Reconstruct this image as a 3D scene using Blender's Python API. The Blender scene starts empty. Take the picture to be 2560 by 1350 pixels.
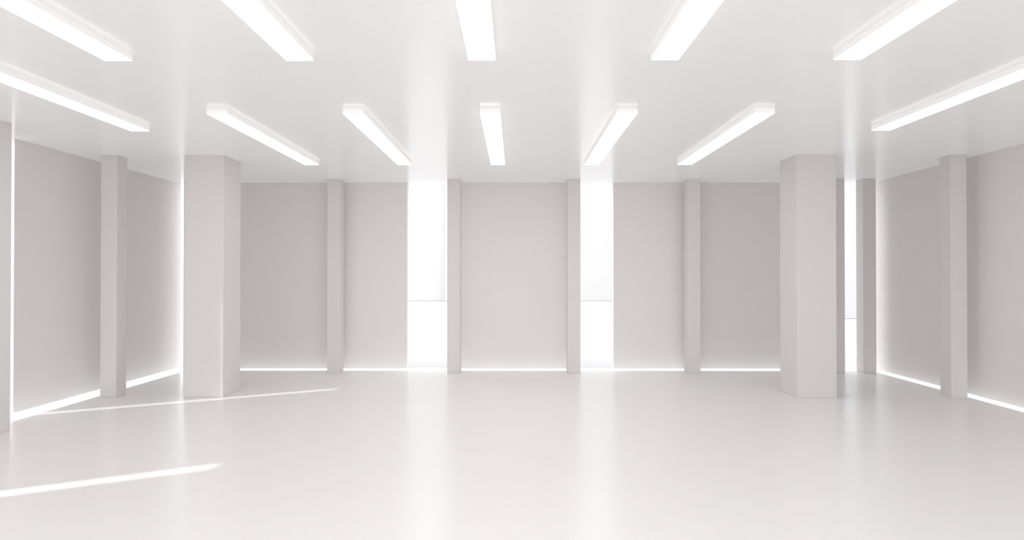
import bpy, bmesh, math
from mathutils import Vector
S = 1.565            # metres per unit (ceiling height above eye level)
EYE = 1.03; TOP = 2.03
sc = bpy.context.scene
sc.view_settings.view_transform = 'Standard'
col = sc.collection

def mat(name, base, rough=0.5, spec=0.5, noise=0.0, coat=0.0, emis=None, estr=0.0, bump=0.0, rvar=0.0):
    m = bpy.data.materials.new(name); m.use_nodes = True
    nt = m.node_tree; b = nt.nodes['Principled BSDF']
    b.inputs['Roughness'].default_value = rough
    b.inputs['Specular IOR Level'].default_value = spec
    b.inputs['Coat Weight'].default_value = coat
    b.inputs['Coat Roughness'].default_value = 0.12
    tc = nt.nodes.new('ShaderNodeTexCoord')
    n = nt.nodes.new('ShaderNodeTexNoise'); n.inputs['Scale'].default_value = 0.8
    n.inputs['Detail'].default_value = 3
    nt.links.new(tc.outputs['Object'], n.inputs['Vector'])
    cr = nt.nodes.new('ShaderNodeValToRGB')
    cr.color_ramp.elements[0].color = tuple(c*(1-noise) for c in base)+(1,)
    cr.color_ramp.elements[1].color = tuple(min(1, c*(1+noise)) for c in base)+(1,)
    nt.links.new(n.outputs['Fac'], cr.inputs['Fac'])
    nt.links.new(cr.outputs['Color'], b.inputs['Base Color'])
    if rvar:
        mr = nt.nodes.new('ShaderNodeMapRange')
        mr.inputs['To Min'].default_value = rough-rvar; mr.inputs['To Max'].default_value = rough+rvar
        nt.links.new(n.outputs['Fac'], mr.inputs['Value']); nt.links.new(mr.outputs['Result'], b.inputs['Roughness'])
    if emis:
        b.inputs['Emission Color'].default_value = emis+(1,)
        b.inputs['Emission Strength'].default_value = estr
    return m

M_floor = mat('floor_resin', (0.91,0.898,0.891), 0.22, 0.5, 0.001)
M_ceil  = mat('ceiling_satin_fill_glow', (0.872,0.864,0.861), 0.20, 0.55, 0.001, emis=(1,.987,.982), estr=0.11)  # faint even emission added as ambient fill for missing bounce light; ceiling is no lamp
M_wall  = mat('wall_plaster', (0.885,0.860,0.848), 0.5, 0.3, 0.001)
M_col   = mat('column_plaster', (0.81,0.785,0.775), 0.5, 0.3, 0.001)
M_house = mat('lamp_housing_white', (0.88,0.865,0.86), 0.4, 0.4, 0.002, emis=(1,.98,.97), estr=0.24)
def diffuser_mat(e): return mat('lamp_diffuser', (0.9,0.88,0.87), 0.4, 0.3, 0.002, emis=(1.0,0.972,0.96), estr=e)
M_diff_c = diffuser_mat(5.6); M_diff_m = diffuser_mat(3.4); M_diff_o = diffuser_mat(2.7)
M_strip = mat('light_strip_acrylic', (0.4,0.4,0.4), 0.4, 0.3, 0.002, emis=(0.98,0.99,1.0), estr=0.75)
M_ground= mat('exterior_paving', (0.50,0.50,0.505), 0.8, 0.1, 0.002)
M_bld   = mat('exterior_render', (0.525,0.525,0.522), 0.8, 0.1, 0.001)
M_bld2  = mat('exterior_render_cool', (0.485,0.48,0.505), 0.8, 0.1, 0.001)
# thin glass
M_glass = bpy.data.materials.new('clear_glass'); M_glass.use_nodes = True
nt = M_glass.node_tree; nt.nodes.clear()
o = nt.nodes.new('ShaderNodeOutputMaterial'); mx = nt.nodes.new('ShaderNodeMixShader')
tr = nt.nodes.new('ShaderNodeBsdfTransparent'); gl = nt.nodes.new('ShaderNodeBsdfGlossy')
gl.inputs['Roughness'].default_value = 0.25; mx.inputs['Fac'].default_value = 0.01
nt.links.new(tr.outputs[0], mx.inputs[1]); nt.links.new(gl.outputs[0], mx.inputs[2]); nt.links.new(mx.outputs[0], o.inputs[0])

def box(name, x0,x1,y0,y1,z0,z1, m, bevel=0.0, origin=None, seg=2):
    """coordinates in room units; origin at base centre"""
    cx,cy,cz = (origin if origin else ((x0+x1)/2,(y0+y1)/2,z0))
    me = bpy.data.meshes.new(name); bm = bmesh.new()
    vs=[bm.verts.new(((x-cx)*S,(y-cy)*S,(z-cz)*S)) for z in (z0,z1) for x,y in ((x0,y0),(x1,y0),(x1,y1),(x0,y1))]
    for f in ((3,2,1,0),(4,5,6,7),(0,1,5,4),(1,2,6,5),(2,3,7,6),(3,0,4,7)):
        bm.faces.new([vs[i] for i in f])
    if bevel>0:
        bmesh.ops.bevel(bm, geom=list(bm.edges), offset=bevel*S, segments=seg, affect='EDGES', profile=0.5)
    bm.normal_update(); bm.to_mesh(me); bm.free()
    me.materials.append(m)
    ob = bpy.data.objects.new(name, me); ob.location=(cx*S,cy*S,cz*S)
    col.objects.link(ob); return ob

def struct(ob, label, cat):
    ob['kind']='structure'; ob['label']=label; ob['category']=cat; return ob

XL, XR, YB, YF = -3.68, 3.885, 6.815, -1.5
# shell ---------------------------------------------------------------
struct(box('floor', -3.515,3.80, YF,6.69, -0.06,0, M_floor), 'glossy off-white seamless resin floor', 'floor')
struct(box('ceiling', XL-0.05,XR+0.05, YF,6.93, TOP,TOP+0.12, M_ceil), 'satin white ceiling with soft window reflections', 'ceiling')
PB = 0.012
wl = 'plain light grey wall panel raised above a glowing floor gap'
for y0,y1 in ((4.58,6.876),(2.32,4.45),(YF,2.18)):
    struct(box('wall_left', XL-0.04,XL, y0,y1, PB,TOP, M_wall), wl, 'wall')
struct(box('wall_right', XR,XR+0.04, YF,6.876, PB,TOP, M_wall), wl, 'wall')
for x0,x1 in ((-3.45,-1.173),(-0.68,0.66),(1.075,3.42)):
    struct(box('wall_back', x0,x1, YB,YB+0.1, 0.006,TOP, M_wall), wl, 'wall')
# glazing in openings
n=1
for x0,x1 in ((XL,-3.45),(-1.173,-0.68),(0.66,1.075),(3.42,XR)):
    struct(box('window_%d'%n, x0,x1, YB+0.06,YB+0.066, PB,TOP, M_glass), 'full-height frameless clear glass pane', 'window'); n+=1
# perimeter floor light strips
def strip(x0,x1,y0,y1):
    ob = box('floor_light_strip', x0,x1,y0,y1, -0.03,-0.002, M_strip)
    ob['label']='glowing white light strip recessed along the wall base'; ob['category']='light strip'
    ob['group']='recessed perimeter light strips'
strip(XL-0.03,-3.516, YF,6.88)
strip(-3.515,3.80, 6.691,YB+0.09)
strip(3.801,XR+0.03, YF,6.88)

# columns ---------------------------------------------------------------
def column(x0,y0,w,label,group):
    ob = box('column', x0,x0+w, y0,y0+w, 0,TOP, M_col, bevel=0.0025)
    ob['label']=label; ob['category']='column'; ob['group']=group
L1='thick square light grey column standing free in the room'
column(-2.7726,5.231,0.330,L1,'thick square columns'); column(2.3531,5.231,0.330,L1,'thick square columns')
L2='slim square light grey column standing beside the side wall'
L3='slim square light grey column in front of the back wall'
L4='slim square light grey column beside a tall bright window'
for x,y,l in ((-3.4736,5.231,L2),(-3.4736,3.996,L2),(3.6342,5.231,L2),
            (-3.4736,6.544,L4),(-1.965,6.544,L3),(-0.7075,6.544,L4),(0.5509,6.544,L4),
            (1.8038,6.544,L3),(3.3087,6.544,L4),(3.6352,6.544,L4)):
    column(x,y,0.1355,l,'slim square columns')

# ceiling lights ---------------------------------------------------------
Lh, w = 1.776, 0.125
protos={}
def lamp(xc, yfar, md):
    if md.name not in protos:
        e = bpy.data.objects.new('ceiling_light', None); col.objects.link(e)
        e.location=(xc*S,(yfar-Lh/2)*S,TOP*S); e.empty_display_size=.2
        h = box('housing', -w/2,w/2,-Lh/2,Lh/2,-0.026,0, M_house, 0.001, origin=(0,0,0))
        d = box('diffuser', -w/2+.001,w/2-.001,-Lh/2+.001,Lh/2-.001,-0.029,-0.026, md, 0.0, origin=(0,0,0))
        for p in (h,d): p.parent=e; p.location=(0,0,0)
        protos[md.name]=(e,[h,d])
    else:
        pe,parts=protos[md.name]
        e=pe.copy(); col.objects.link(e); e.location=(xc*S,(yfar-Lh/2)*S,TOP*S)
        for p in parts:
            q=p.copy(); q.parent=e; q.location=(0,0,0); col.objects.link(q)
    e['label']='long white rectangular surface-mounted LED light glowing on ceiling'
    e['category']='ceiling light'; e['group']='linear LED ceiling lights'
for yf in (5.546,2.833):
    for xc,md in ((-1.803,M_diff_o),(-0.977,M_diff_m),(-0.149,M_diff_c),(0.679,M_diff_m),(1.505,M_diff_o)): lamp(xc,yf,md)
lamp(-2.541,4.230,M_diff_o); lamp(2.471,4.230,M_diff_o)

# exterior ---------------------------------------------------------------
g=struct(box('ground_exterior', -60,60,-40,60,-0.10,-0.035, M_ground),'pale sunlit paving outside the windows','ground')
b=struct(box('wall_exterior', -9,6.5, 25,28, -0.035,9, M_bld, 0.02),'pale rendered building facade seen through the windows','wall')
b=struct(box('wall_exterior', -2.75,-2.4, 24.6,25, -0.035,9, M_bld, 0.02),'pale rendered pilaster on the outside facade','wall')
b=struct(box('wall_exterior', 7.2,12, 15,20, -0.035,9, M_bld2, 0.02),'pale lavender building facade seen through the narrow window','wall')

# light ---------------------------------------------------------------
wd=bpy.data.worlds.new('sky'); sc.world=wd; wd.use_nodes=True
bg=wd.node_tree.nodes['Background']; bg.inputs[0].default_value=(0.985,0.99,1.0,1); bg.inputs[1].default_value=2.4
sd=bpy.data.lights.new('sun','SUN'); sd.energy=2.1; sd.angle=math.radians(1.0); sd.color=(1,.99,.98)
so=bpy.data.objects.new('sun',sd); col.objects.link(so)
el=math.radians(40.2); d=Vector((0.8835*math.cos(el),0.468*math.cos(el),-math.sin(el)))
so.rotation_euler=d.to_track_quat('-Z','Y').to_euler(); so.location=(-20,-8,15)

cd=bpy.data.cameras.new('camera'); cam=bpy.data.objects.new('camera',cd); col.objects.link(cam)
cd.sensor_width=36; cd.lens=36*1564/2560; cd.clip_start=0.02; cd.clip_end=500
cam.location=(0,0,EYE*S)
cam.rotation_euler=(math.pi/2+11/1564,0,7/1564)
sc.camera=cam
